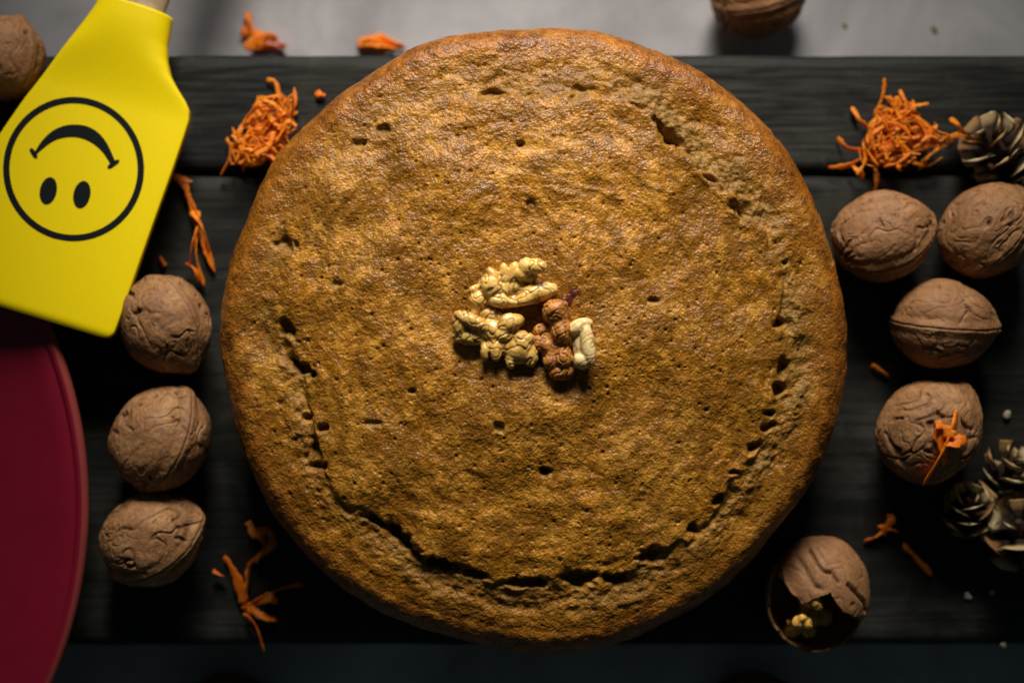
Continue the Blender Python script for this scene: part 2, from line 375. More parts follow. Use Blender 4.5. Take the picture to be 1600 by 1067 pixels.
# cavities seen in the crust: px, py, half length, half width (px), angle, depth (mm)
holes = [(1050,216,18,9,-50,5),(1030,195,16,8,-40,3),(1110,285,22,8,-45,3.5),(1150,330,18,8,-50,3),(812,228,8,6,0,3.5),(772,143,26,10,8,2.6),(905,150,17,12,20,1.6),(595,200,10,8,0,1.8),(560,223,12,7,0,1.6),
         (448,516,17,10,-35,5),(472,576,22,8,-25,5),(443,382,16,12,-30,3),(851,735,9,8,0,5),(1218,505,9,7,0,5),(1222,574,7,14,0,4),(1216,610,9,8,0,5),(1203,645,9,6,0,4),(1200,668,11,6,20,3.5),(1178,700,11,8,40,5),
         (1146,738,8,4,0,3),(1122,780,10,7,20,5),(1082,825,9,9,0,4.5),(1020,866,24,12,25,5),(960,902,22,9,5,5),(903,900,24,12,0,6),(820,908,36,7,3,6),(745,898,18,7,-10,5),(690,882,28,9,-20,6),(630,842,32,10,-45,7),
         (590,815,20,6,-25,5),(1018,470,8,5,0,2),(832,322,9,7,0,1.6),(480,652,8,6,0,3),(505,668,8,6,0,3.5),(492,700,7,15,10,4),(500,728,12,7,0,4),(1100,640,5,4,0,1),(585,660,14,5,0,1.2),(780,665,8,7,0,1.5),(530,445,9,7,0,1.5),(1228,410,6,6,0,2.5),(645,610,6,5,0,1.5)]
for (hx, hy, la, lb, ang, dep) in holes:
    c = cp(hx, hy); k = mmpx(0.052); m_ = np.hypot(x2 - c[0], y2 - c[1]) < (la + lb) * k * 1.9
    dx, dy = x2[m_] - c[0], y2[m_] - c[1]; a = math.radians(ang)
    u = (dx * math.cos(a) + dy * math.sin(a)) / (la * k); v = (-dx * math.sin(a) + dy * math.cos(a)) / (lb * k)
    q = np.hypot(u, v) + perlin(P3[m_] * 320 + hx) * 0.6 + perlin(P3[m_] * 150 + hx) * 0.3
    D[m_] -= dep * 0.001 * (0.7 * sstep(1.15, 0.55, q) + 0.3 * sstep(1.7, 0.5, q))
    crumb[m_] = np.maximum(crumb[m_], 0.75 * sstep(1.5, 0.9, q))
# small pores
kd = 1500
pr = np.sqrt(RNG.random(kd)) * 0.108; pt = RNG.random(kd) * 2 * np.pi - np.pi
rad = 0.00026 + 0.00050 * RNG.random(kd) ** 3
for a, b, rr in zip(pr, pt, rad):
    i0 = np.searchsorted(path[:415, 0], a - 3 * rr); i1 = min(np.searchsorted(path[:415, 0], a + 3 * rr), 415)
    dj = max(2, int(3 * rr / max(a, 0.004) / (2 * np.pi) * NT)); j0 = int((b + np.pi) / (2 * np.pi) * NT)
    jj = (np.arange(j0 - dj, j0 + dj + 1)) % NT
    ii = np.arange(i0, i1)
    if len(ii) == 0: continue
    idx = (ii[:, None] * NT + jj[None]).ravel()
    qq = np.hypot(x2[idx] - a * math.cos(b), y2[idx] - a * math.sin(b)) / rr
    D[idx] -= rr * 1.2 * np.exp(-qq ** 2 * 1.3)
wob = perlin(np.stack([ct * 2.2, st_ * 2.2, np.full(len(r2), 31.0)], 1)) * 0.0022 * sstep(0.07, 0.115, r2)
rr_ = r2 + D * nr2 + wob
V = np.stack([rr_ * ct, rr_ * st_, np.maximum(z2 + D * nz2, 0.0003)], 1)
i = (np.arange(NR - 1)[:, None] * NT + np.arange(NT)[None]); inx = (np.arange(NR - 1)[:, None] * NT + (np.arange(NT)[None] + 1) % NT)
F = np.stack([i, i + NT, inx + NT, inx], -1).reshape(-1, 4)
# centre and bottom closed with quads fans folded to degenerate-free strips
V = np.concatenate([V, [[0, 0, float(V[:NT, 2].mean())]], [[0, 0, 0.0003]]])
cme = mesh_np("cake", V, F)
bm = None
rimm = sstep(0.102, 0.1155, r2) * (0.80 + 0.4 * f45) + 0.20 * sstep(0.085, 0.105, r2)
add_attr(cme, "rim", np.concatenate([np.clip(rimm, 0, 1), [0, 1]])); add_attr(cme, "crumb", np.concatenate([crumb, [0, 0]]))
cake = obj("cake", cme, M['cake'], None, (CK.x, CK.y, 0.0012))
tag(cake, "round golden brown carrot cake with cracked crust in the middle of the board", "cake")
cake_top = V[:NR * NT]
def cake_z(x, y):
    dx, dy = x - CK.x, y - CK.y; r = math.hypot(dx, dy); a = math.atan2(dy, dx)
    i0 = min(int(np.searchsorted(path[:415, 0], r)), 414); j0 = int((a + math.pi) / (2 * math.pi) * NT) % NT
    return float(cake_top[i0 * NT + j0, 2]) + 0.0012

# ------------------------------------------------------------------ walnuts
def ico(sub):
    bm = bmesh.new(); bmesh.ops.create_icosphere(bm, subdivisions=sub, radius=1.0)
    v = np.array([q.co[:] for q in bm.verts]); f = np.array([[w.index for w in q.verts] for q in bm.faces]); bm.free(); return v, f
ICO6, ICO5 = ico(7), ico(6)
def walnut_mesh(seed, R, hi=True, elong=1.09, smoothness=1.0):
    d, f = ICO6 if hi else ICO5
    off = np.array([seed * 3.17, seed * 1.91, seed * 2.63])
    x, y, z = d.T
    warp = np.stack([perlin(d * 2.3 + off), perlin(d * 2.3 + off + 40), perlin(d * 2.3 + off + 80)], 1) * 0.26
    p = (d + warp) * np.array([2.3, 2.3, 1.0])
    r1 = 1 - np.abs(perlin(p + off)); r2_ = 1 - np.abs(perlin(p * 2.1 + off + 11))
    g1 = sstep(0.86, 1.0, r1); g2 = sstep(0.90, 1.0, r2_)
    zone = sstep(-0.25, 0.35, perlin(d * 1.5 + off + 7))            # where the shell is deeply wrinkled
    pit = sstep(0.30, 0.75, perlin(d * 4.2 + warp * 4 + off + 21)) * zone
    lump = perlin(d * 1.6 + off + 5)
    seam = np.exp(-(y / 0.11) ** 2); slit = np.exp(-((y + 0.012 * perlin(d * 4 + off)) / 0.022) ** 2)
    side = np.exp(-((np.abs(y) - 0.20) / 0.07) ** 2)
    rad = 1 + 0.045 * lump + 0.030 * seam - 0.030 * slit - 0.014 * side
    rad -= (0.042 * g1 * (0.3 + 0.7 * zone) + 0.022 * g2 * (0.15 + 0.85 * zone) + 0.10 * pit) * (1 - 0.75 * seam)
    rad += perlin(d * 9 + off) * 0.008 + perlin(d * 20 + off) * 0.004
    rad += 0.09 * np.exp(-((1 - z) / 0.05)) - 0.05 * np.exp(-((1 + z) / 0.10))
    V = d * rad[:, None] * np.array([1.0, 0.95, elong]) * R
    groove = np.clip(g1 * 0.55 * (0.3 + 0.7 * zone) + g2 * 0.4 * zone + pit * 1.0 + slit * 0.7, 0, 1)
    return V, f, groove
def rot_frame(a, roll, tilt=0.0):
    """long axis (local z) at image angle a, tipped by tilt; roll 0 puts the seam on the outline, 90 across the middle"""
    a, roll, tilt = map(math.radians, (a, roll, tilt))
    L = Vector((math.cos(a) * math.cos(tilt), math.sin(a) * math.cos(tilt), math.sin(tilt)))
    side = Vector((0, 0, 1)).cross(L).normalized(); up = L.cross(side).normalized()
    n = (up * math.cos(roll) + side * math.sin(roll))              # seam-plane normal = local y
    xx = n.cross(L)
    return np.array([[xx.x, n.x, L.x], [xx.y, n.y, L.y], [xx.z, n.z, L.z]])
GW = "whole walnuts in their shells"
walnuts = [  # px, py, radius mm, image angle, roll, tilt, support z, seed, label
    (258, 506, 18.4, -58, -42, 8, 0.0, 1, "whole walnut just below the tip of the yellow spatula"),
    (250, 687, 19.6, 58, 52, 6, 0.0, 2, "middle walnut of the three between the red plate and the cake"),
    (236, 842, 18.9, 24, 48, 4, 0.0, 13, "lowest walnut of the three between the red plate and the cake"),
    (1377, 369, 18.3, 22, 46, 5, 0.0, 17, "wrinkled walnut touching the right edge of the cake below the carrot heap"),
    (1541, 361, 18.0, 52, 62, 0, 0.0, 5, "walnut below the upper pine cone at the right edge of the picture"),
    (1472, 506, 18.4, -4, 82, 5, 0.0, 6, "walnut with its seam level, second row right of the cake"),
    (1450, 674, 19.6, 48, 45, 8, 0.0, 7, "walnut carrying a few carrot shreds on its shell"),
    (8, 93, 15.5, 70, 30, 0, 0.0, 8, "blurred walnut behind the yellow spatula in the top left corner"),
    (1184, -8, 18.8, 15, 60, 0, TABLE_Z, 9, "dark walnut on the grey table above the cake, cut by the top edge"),
    (352, 1120, 18.5, 10, 35, 0, TABLE_Z, 10, "walnut just peeping in at the bottom edge, left of the middle"),
    (1172, 1118, 18.5, 30, 60, 0, TABLE_Z, 11, "shadowed walnut barely showing at the bottom edge, right of the middle"),
]
WN = {}
for (px, py, R, a, roll, tilt, sz, seed, lab) in walnuts:
    Vw, Fw, gr = walnut_mesh(seed, R * 0.001, seed not in (8, 10, 11))
    Vw = Vw @ rot_frame(a, roll, tilt).T
    zmin = Vw[:, 2].min()
    me = mesh_np("walnut", Vw, Fw); add_attr(me, "groove", gr)
    zc = sz - zmin - 0.0004
    o = obj("walnut", me, M['walnut'], None, W(px, py, zc))
    tag(o, lab, "walnut", GW); WN[seed] = (o, Vw)

# cracked walnut: a lower half shell, a broken upper half shell and the kernel inside
def cracked():
    c0 = W(1277, 925, 0.017); root = empty("cracked_walnut", (c0.x, c0.y, 0))
    tag(root, "cracked walnut with a broken open shell below the right of the cake", "walnut")
    k = mmpx(0.02); ax, ay, az = 77 * k, 87 * k, 0.0180
    d, f = ICO6
    off = np.array([4.4, 9.1, 2.7])
    tilt = math.radians(-22)                                     # the nut leans to the upper left
    ca, sa = math.cos(tilt), math.sin(tilt)
    def edge(u): return np.interp(u, [-1, -.84, -.72, -.55, -.3, 0, .06, .15, .26, .5, .75, .95, 1.1], [.35, .22, .04, -.13, -.02, .10, 0.0, -.14, -.24, -.36, -.47, -.30, -.2])
    grain = 1 - np.abs(perlin((d + 0.3 * perlin(d * 2 + off)[:, None]) * np.array([3.2, 1.5, 3.0]) + off))
    g = sstep(0.84, 0.99, grain)
    rad = 1 + 0.03 * perlin(d * 1.7 + off) - 0.014 * g + 0.004 * perlin(d * 14 + off)
    def polyline(pts, wid):
        u, v = d[:, 0], d[:, 1]; best = np.full(len(d), 9.0)
        for (a, b) in zip(pts[:-1], pts[1:]):
            a, b = np.array(a), np.array(b); ab = b - a
            tt = np.clip(((u - a[0]) * ab[0] + (v - a[1]) * ab[1]) / (ab @ ab), 0, 1)
            best = np.minimum(best, np.hypot(u - a[0] - tt * ab[0], v - a[1] - tt * ab[1]))
        return np.exp(-(best / wid) ** 2) * (d[:, 2] > 0)
    jj = perlin(d * 6 + off) * 0.03
    l1 = polyline([(-.32, .80), (-.22, .58), (-.12, .46), (.05, .44), (.16, .28)], 0.030)
    l2 = polyline([(.38, .22), (.55, .08), (.76, -.12), (.80, -.3)], 0.034)
    l3 = polyline([(-.55, .62), (-.42, .38), (-.30, .20)], 0.06)
    l4 = polyline([(-.18, .84), (-.02, .60), (.12, .42)], 0.02)
    l5 = polyline([(-.85, .55), (-.80, .2), (-.66, -.04)], 0.03)
    pit = np.exp(-(((d[:, 0] - .47) / .05) ** 2 + ((d[:, 1] + .14) / .05) ** 2)) * (d[:, 2] > 0)
    hol = np.exp(-(((d[:, 0] + .22) / .10) ** 2 + ((d[:, 1] - .16) / .06) ** 2)) * (d[:, 2] > 0)
    rad -= 0.09 * l1 + 0.10 * l2 + 0.045 * l3 + 0.02 * l4 - 0.03 * l5 + 0.04 * pit + 0.05 * hol
    groove = np.clip(g * .3 + l1 + l2 + l3 * .3 + l4 * .5 + pit + hol * .5, 0, 1)
    def shell(name, keep, sc, dz, mat, gv, sh):
        fm = keep[f].all(axis=1); ff = f[fm]
        used = np.unique(ff); mp = np.full(len(d), -1); mp[used] = np.arange(len(used))
        V = d * rad[:, None] * np.array([ax, ay, az]) * sc; V += np.array(sh)[None]; V[:, 2] += dz
        V = V[used]
        me = mesh_np(name, V, mp[ff]); add_attr(me, "groove", gv[used])
        o = obj(name, me, mat, root)
        sm = o.modifiers.new("solid", 'SOLIDIFY'); sm.thickness = 0.0011; sm.offset = -1
        dg = bpy.context.evaluated_depsgraph_get(); new = bpy.data.meshes.new_from_object(o.evaluated_get(dg))
        o.modifiers.clear(); o.data = new; new.name = name
        return o
    up = (d[:, 2] > -0.02 + jj * .4) & (d[:, 1] > edge(d[:, 0]) + jj)
    shell("upper_half_shell", up, 0.99, 0.0185, M['walnut'], groove, (.0009, .0011, 0))["label"] = "broken upper half shell with dark cracks"
    low = d[:, 2] < 0.14 + 0.10 * perlin(d * 5 + off + 3)
    shell("lower_half_shell", low, 1.0, 0.0180, M['walnut'], groove * 0.4, (-.0012, -.0014, 0))
    return root, c0
cw_root, cw_c = cracked()

# ------------------------------------------------------------------ blobs: kernel pieces built from merged lobes
def lobes_mesh(name, lobes, voxel, mat, seed, wr=0.0003, wf=420, smooth=3):
    """lobes: (x, y, z, rx, ry, rz, rotz) in metres -> one merged, wrinkled body"""
    v, f = ico(3); VV, FF, n = [], [], 0
    for (x, y, z, rx, ry, rz, a) in lobes:
        q = v * np.array([rx, ry, rz]); c, s = math.cos(a), math.sin(a)
        q = np.stack([q[:, 0] * c - q[:, 1] * s, q[:, 0] * s + q[:, 1] * c, q[:, 2]], 1) + np.array([x, y, z])
        VV.append(q); FF.append(f + n); n += len(v)
    me = mesh_np(name, np.concatenate(VV), np.concatenate(FF))
    o = bpy.data.objects.new("tmp", me); COL.objects.link(o)
    rm = o.modifiers.new("r", 'REMESH'); rm.mode = 'VOXEL'; rm.voxel_size = voxel; rm.use_smooth_shade = True
    sm = o.modifiers.new("s", 'SMOOTH'); sm.factor = 0.5; sm.iterations = smooth
    dg = bpy.context.evaluated_depsgraph_get(); new = bpy.data.meshes.new_from_object(o.evaluated_get(dg))
    bpy.data.objects.remove(o); bpy.data.meshes.remove(me)
    k = len(new.vertices); co = np.zeros(k * 3, np.float32); no = np.zeros(k * 3, np.float32)
    new.vertices.foreach_get("co", co); new.vertex_normals.foreach_get("vector", no)
    co = co.reshape(-1, 3).astype(float); no = no.reshape(-1, 3)
    p = co * wf + seed * 3.7
    r = 1 - np.abs(perlin(p + perlin(p * 0.6)[:, None])); cr = sstep(0.84, 1.0, r)
    co += no * (-wr * 1.6 * cr + perlin(p * 0.45) * wr * 2.5 + perlin(p * 2.6) * wr * 0.4)[:, None]
    new.vertices.foreach_set("co", co.astype(np.float32).ravel()); new.update()
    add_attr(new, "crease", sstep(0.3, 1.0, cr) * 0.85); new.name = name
    new.polygons.foreach_set("use_smooth", np.ones(len(new.polygons), bool))
    new.materials.clear(); new.materials.append(mat)
    return new

ZK = 0.060
def kernel(name, spec, mat, seed, base_px, wr=0.0003, wf=300, voxel=0.00030):
    """spec: lobes (X, Y, rx, ry, angle, h) read from the enlarged photograph (3.68 times, origin 650, 350); h = height of the lobe's centre in mm"""
    b = W(*base_px, ZK); zb = cake_z(b.x, b.y); L = []; k = mmpx(ZK) / 3.68
    for (X, Y, rx, ry, an, h) in spec:
        w = W(650 + X / 3.68, 350 + Y / 3.68, ZK); zz = cake_z(w.x, w.y)
        L.append((w.x - b.x, w.y - b.y, zz - zb + h * 0.001, rx * k * 1.3, ry * k * 1.3, min(rx, ry) * k * 1.35, math.radians(an)))
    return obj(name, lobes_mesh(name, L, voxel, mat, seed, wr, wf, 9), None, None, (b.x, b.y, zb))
GK = "shelled walnut kernel pieces on the cake"
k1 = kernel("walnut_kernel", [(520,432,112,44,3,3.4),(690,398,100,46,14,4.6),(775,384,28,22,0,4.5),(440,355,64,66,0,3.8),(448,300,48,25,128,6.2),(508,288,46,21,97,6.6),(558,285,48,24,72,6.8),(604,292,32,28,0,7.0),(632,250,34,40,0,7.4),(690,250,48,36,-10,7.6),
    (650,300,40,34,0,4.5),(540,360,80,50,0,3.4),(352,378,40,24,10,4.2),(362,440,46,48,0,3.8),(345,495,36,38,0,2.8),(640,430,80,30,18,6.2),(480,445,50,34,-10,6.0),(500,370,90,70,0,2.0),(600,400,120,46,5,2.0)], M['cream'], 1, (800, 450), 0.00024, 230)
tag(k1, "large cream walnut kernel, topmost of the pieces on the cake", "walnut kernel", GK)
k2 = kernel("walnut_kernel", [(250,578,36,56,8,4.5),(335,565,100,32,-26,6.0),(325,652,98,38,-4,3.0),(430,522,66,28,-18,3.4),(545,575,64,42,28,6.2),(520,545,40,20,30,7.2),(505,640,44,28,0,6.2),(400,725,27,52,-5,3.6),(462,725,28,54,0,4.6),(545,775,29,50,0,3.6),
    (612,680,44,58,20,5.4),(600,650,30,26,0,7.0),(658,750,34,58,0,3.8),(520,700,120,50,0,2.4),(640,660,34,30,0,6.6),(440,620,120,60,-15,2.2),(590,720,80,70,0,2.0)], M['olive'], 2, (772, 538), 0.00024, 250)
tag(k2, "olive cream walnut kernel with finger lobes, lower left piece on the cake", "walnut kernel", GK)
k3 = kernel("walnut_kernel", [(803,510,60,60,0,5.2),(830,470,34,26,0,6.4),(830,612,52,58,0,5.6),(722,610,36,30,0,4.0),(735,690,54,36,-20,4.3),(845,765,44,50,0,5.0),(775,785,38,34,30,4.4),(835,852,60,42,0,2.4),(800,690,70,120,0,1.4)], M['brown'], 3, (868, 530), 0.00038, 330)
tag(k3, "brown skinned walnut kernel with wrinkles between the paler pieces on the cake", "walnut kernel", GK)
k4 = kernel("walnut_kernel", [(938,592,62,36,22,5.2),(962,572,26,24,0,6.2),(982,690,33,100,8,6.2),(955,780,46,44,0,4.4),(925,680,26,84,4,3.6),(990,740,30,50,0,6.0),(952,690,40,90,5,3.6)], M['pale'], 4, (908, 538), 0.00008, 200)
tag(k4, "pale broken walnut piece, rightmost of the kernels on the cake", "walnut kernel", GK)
# dark red raisin pressed into the crust
rp = W(893, 465, ZK); rz = cake_z(rp.x, rp.y); kk = mmpx(ZK) / 3.68
rl = [((X - 890) * kk, -(Y - 420) * kk, h, r * kk, r * kk, r * kk * .6, 0) for (X, Y, r, h) in [(870, 430, 66, .0006), (905, 405, 60, .0008), (920, 450, 52, .0005)]]
ro = obj("raisin", lobes_mesh("raisin", rl, 0.0004, M['berry'], 9, 0.0003), None, None, (rp.x, rp.y, rz - 0.0026))
tag(ro, "dark red raisin baked into the crust beside the kernels", "raisin")

# kernel inside the cracked walnut
def in_crack(X, Y, r, z):
    w = W(1180 + X / 5.08, 820 + Y / 5.08, z); k = mmpx(z) / 5.08
    return (w.x - cw_c.x, w.y - cw_c.y, z, r * k, r * k, r * k, 0)
kl = [in_crack(430, 600, 60, .026), in_crack(485, 615, 54, .0325), in_crack(500, 650, 40, .0325), in_crack(380, 620, 40, .022), in_crack(345, 775, 58, .029), in_crack(410, 785, 54, .0295), in_crack(375, 740, 30, .031),
      in_crack(420, 840, 60, .018), in_crack(300, 840, 60, .016), in_crack(420, 720, 90, .020), in_crack(265, 770, 26, .022), in_crack(540, 720, 80, .014)]
obj("kernel", lobes_mesh("kernel", kl, 0.0005, M['gold'], 6), None, cw_root)["label"] = "golden kernel showing in the broken shell"

# ------------------------------------------------------------------ grated carrot
def catmull(pts, n):
    pts = [2 * pts[0] - pts[1]] + list(pts) + [2 * pts[-1] - pts[-2]]; out = []
    for q in range(1, len(pts) - 2):
        p0, p1, p2, p3 = pts[q - 1:q + 3]
        for s in range(n):
            t = s / n; out.append(0.5 * ((2 * p1) + (-p0 + p2) * t + (2 * p0 - 5 * p1 + 4 * p2 - p3) * t * t + (-p0 + 3 * p1 - 3 * p2 + p3) * t ** 3))
    out.append(pts[-2]); return out
def strand_mesh(pts, wid, thk, rnd):
    """a flattened, slightly twisted, rough ribbon of carrot through 3D points"""
    c = catmull([np.array(p) for p in pts], 7); n = len(c); S = 8; VV = []
    tw0 = rnd.uniform(-.9, .9); tw1 = rnd.uniform(-2.2, 2.2); ph = rnd.uniform(0, 50); ja = [rnd.uniform(.72, 1.28) for _ in range(400)]
    for q in range(n):
        tg = c[min(q + 1, n - 1)] - c[max(q - 1, 0)]; tg = tg / (np.linalg.norm(tg) + 1e-9)
        sd = np.cross(tg, (0.05, 0.02, 1)); sd /= np.linalg.norm(sd) + 1e-9; up = np.cross(sd, tg)
        t = q / (n - 1); e = min(1, 0.6 + 8 * t) * min(1, 0.5 + 7.0 * (1 - t)); tw = tw0 + tw1 * t
        w = wid * e * (1 + 0.25 * math.sin(ph + q * 0.55) + 0.10 * math.sin(ph * 2 + q * 2.1)); h = thk * e * (1 + 0.2 * math.sin(ph * 3 + q * 0.7))
        for s in range(S):
            a = 2 * math.pi * s / S; u, v = math.cos(a) * w / 2 * ja[(2 * q + (1 if math.cos(a) > 0 else 0)) % 400], math.sin(a) * h / 2
            uu = u * math.cos(tw) - v * math.sin(tw); vv = u * math.sin(tw) + v * math.cos(tw)
            VV.append(c[q] + sd * uu + up * vv + rnd.uniform(-.0001, .0001))
    F = [(q * S + s, q * S + (s + 1) % S, (q + 1) * S + (s + 1) % S, (q + 1) * S + s) for q in range(n - 1) for s in range(S)]
    me = bpy.data.meshes.new("shred"); me.from_pydata([tuple(v) for v in VV], [], F + [tuple(range(S))[::-1], tuple(range((n - 1) * S, n * S))])
    me.polygons.foreach_set("use_smooth", np.ones(len(me.polygons), bool)); me.materials.append(M['carrot']); me.update()
    return me
def carrot(label, strands, base_z, seed, hmax=0.006, fill=None, nfill=0, wid=0.0021, group="small heaps and scraps of grated carrot", zfun=None, mat=None):
    """strands in pixels of the photograph; fill = polygon in which short random shreds are heaped"""
    rnd = random.Random(seed); allp = [p for s in strands for p in s]
    cx = sum(p[0] for p in allp) / len(allp); cy = sum(p[1] for p in allp) / len(allp)
    zc = base_z + hmax * .4; w0 = W(cx, cy, zc); single = len(strands) == 1 and nfill == 0
    paths = []
    for n, s in enumerate(strands):
        lay = 0.0012 + (hmax - 0.0012) * (n / max(1, len(strands) - 1)) * 0.8 if len(strands) > 1 else 0.0011
        pts = []
        for q, p in enumerate(s):
            end = q in (0, len(s) - 1)
            zz = base_z + (lay * (0.35 if end else 1.0) + rnd.uniform(0, .0015) if not zfun else zfun(*p) + 0.0012 + n * 0.0008)
            zz = max(zz, base_z + 0.0008); w = W(p[0], p[1], zz); pts.append((w.x, w.y, w.z))
        paths.append((pts, wid * rnd.uniform(.75, 1.25)))
    if fill:
        def inside(x, y):
            c = False; m = len(fill)
            for a in range(m):
                x1, y1 = fill[a]; x2, y2 = fill[a - 1]
                if (y1 > y) != (y2 > y) and x < (x2 - x1) * (y - y1) / (y2 - y1) + x1: c = not c
            return c
        xs = [p[0] for p in fill]; ys = [p[1] for p in fill]; made = 0
        while made < nfill:
            x, y = rnd.uniform(min(xs), max(xs)), rnd.uniform(min(ys), max(ys)); a = rnd.uniform(0, 2 * math.pi); l = rnd.uniform(10, 28); b = rnd.uniform(-.7, .7)
            p3 = [(x - l * math.cos(a - b), y - l * math.sin(a - b)), (x, y), (x + l * math.cos(a + b), y + l * math.sin(a + b))]
            if not all(inside(*p) for p in p3): 
                if rnd.random() > 0.02: continue
            made += 1; zz = base_z + 0.001 + rnd.random() * hmax
            paths.append(([tuple(W(p[0], p[1], zz + rnd.uniform(-.001, .001))) for p in p3], wid * rnd.choice((.35, .5, .7, .9, 1.15))))
    base = Vector((w0.x, w0.y, base_z))
    if single:
        pts, w = paths[0]; me = strand_mesh([tuple(Vector(p) - base) for p in pts], w, 0.0013, rnd); me.name = "carrot_shred"
        o = obj("carrot_shred", me, None, None, base); tag(o, label, "carrot shred", group); return o
    root = empty("grated_carrot", base); tag(root, label, "grated carrot", group)
    for pts, w in paths: obj("shred", strand_mesh([tuple(Vector(p) - base) for p in pts], w, max(w * 0.24, .0004), rnd), None, root)
    return root
def z1(L, s, ox=0, oy=0): return [[(ox + x / s, oy + y / s) for x, y in ch] for ch in L]

A_ = z1([[(1330,400),(1372,408),(1392,470),(1400,560),(1420,640)], [(1290,480),(1298,540),(1330,600)], [(1468,440),(1475,520),(1440,590)], [(1420,480),(1430,560),(1475,620)], [(1235,580),(1285,612),(1345,620)],
         [(1158,640),(1192,692),(1262,690),(1330,640)], [(1130,690),(1152,740),(1140,800),(1098,880)], [(1150,760),(1230,745),(1300,770),(1370,760)], [(1235,590),(1190,680),(1165,760)], [(1300,560),(1290,650),(1330,720)],
         [(1380,600),(1400,680),(1380,780)], [(1250,650),(1320,690),(1400,690),(1480,640)], [(1160,800),(1210,790),(1215,860)], [(1260,720),(1290,790),(1270,820)]], 3.194)
carrot("heap of orange grated carrot at the upper left edge of the cake", A_, 0.0, 21, 0.012, [(400,150),(465,140),(468,200),(440,255),(380,262),(352,262),(362,205),(385,185)], 150, wid=0.0016)
B_ = z1([[(340,75),(335,150),(300,250),(285,275)], [(172,225),(205,285),(255,335)], [(95,385),(140,432),(220,452),(330,470)], [(48,540),(140,532),(210,500),(260,470)], [(290,660),(302,600),(290,540)], [(230,600),(205,560),(160,520)],
         [(420,135),(445,200),(470,265)], [(490,190),(485,240),(440,290)], [(360,170),(395,240),(390,300)], [(300,260),(330,320),(320,390)], [(400,370),(440,300),(500,280),(560,320),(592,390),(570,430)], [(250,500),(330,510),(430,480),(540,440),(640,400),(720,372),(785,385)],
         [(520,550),(560,490),(640,430),(705,400)], [(680,285),(725,320),(745,365)], [(262,350),(250,420),(300,470)], [(540,330),(600,360),(650,380),(740,350)], [(330,420),(400,400),(440,440)], [(380,490),(420,540),(400,545)], [(750,360),(800,390),(840,400)]], 3.334, 1280, 100)
carrot("spiky heap of orange grated carrot at the upper right beside the pine cone", B_, 0.0, 22, 0.013, [(1375,150),(1425,150),(1432,180),(1460,200),(1500,208),(1470,232),(1420,262),(1360,262),(1340,240),(1355,200)], 150, wid=0.0016)
carrot("long ragged strand of carrot between the spatula and the cake", [[(268,274),(288,288),(298,318),(308,350),(322,388),(336,426)], [(272,272),(290,282),(301,283)], [(290,296),(303,325),(312,350)], [(310,330),(306,372),(308,405),(320,448)], [(291,414),(304,420),(314,440)], [(300,330),(318,360),(326,395)], [(313,345),(300,385),(296,415)]], 0.0, 23, 0.007, wid=0.0026)
carrot("dim branching scrap of carrot at the lower left of the cake", z1([[(885,490),(910,530),(960,520),(968,580),(895,640),(880,720),(860,770)], [(800,615),(850,700),(872,785)], [(868,805),(920,770),(1000,730),(1085,710)], [(868,820),(912,862),(945,955)], [(880,790),(930,822),(990,842)], [(930,540),(945,580),(910,630)], [(900,790),(960,760),(990,780)], [(760,665),(800,690)]], 2.284, 0, 600), 0.0, 24, 0.007, wid=0.0036)
carrot("wedge of grated carrot on the grey table beside the spatula neck", [[(385,20),(393,42),(402,76)], [(392,52),(418,58),(446,76)], [(396,70),(420,72),(440,77)], [(398,60),(404,70),(410,77)]], TABLE_Z + 0.001, 25, 0.006, [(385,48),(410,52),(440,72),(440,80),(390,80)], 8, wid=0.0032)
carrot("flat bit of carrot on the grey table touching the board, left of the cake top", [[(558,66),(590,62),(634,76)], [(562,72),(585,75),(610,78)], [(570,60),(585,64),(600,74)], [(560,69),(590,69),(620,77)]], TABLE_Z + 0.001, 26, 0.004, wid=0.0040)
# shreds lying on the walnut
ow, Vw = WN[7]; ol = np.array(ow.location); Pw = Vw + ol
def on_nut(px, py):
    z = 0.03
    for _ in range(3):
        w = W(px, py, z); dd = np.hypot(Pw[:, 0] - w.x, Pw[:, 1] - w.y); near = dd < 0.0012
        z = float(Pw[near, 2].max()) if near.any() else 0.012
    return max(z, 0.015)
carrot("forked carrot shreds lying on a walnut shell at the right", z1([[(708,685),(725,760),(738,865)], [(785,645),(765,740),(722,830),(648,950)], [(825,762),(775,775),(735,790)], [(700,700),(745,720),(760,760)]], 2.667, 1200, 400), 0.0, 27, 0.004, wid=0.0042, zfun=on_nut)
carrot("dull red scrap of carrot to the right of the cracked walnut", [[(1350,846),(1372,836),(1388,815)], [(1372,822),(1392,826),(1402,832)], [(1378,838),(1392,812),(1386,806)]], 0.0, 28, 0.004, wid=0.0036)
carrot("single carrot stick lying right of the cracked walnut", [[(1411,850),(1430,870),(1456,899)]], 0.0, 29, wid=0.0026)
carrot("thin carrot shred right of the cake, below two walnuts", [[(1362,570),(1375,578),(1388,588)]], 0.0, 30, wid=0.0016)
carrot("tiny carrot scrap below the spatula shoulder", [[(249,403),(254,408),(259,415)]], 0.0, 31, wid=0.0024)
carrot("tiny carrot scrap near the upper left rim of the cake", [[(493,149),(500,147),(508,150)]], 0.0, 32, wid=0.0022)
carrot("small carrot scrap at the right edge beside the pale pine cone", [[(1590,738),(1598,742),(1610,748)]], 0.0, 33, wid=0.003)

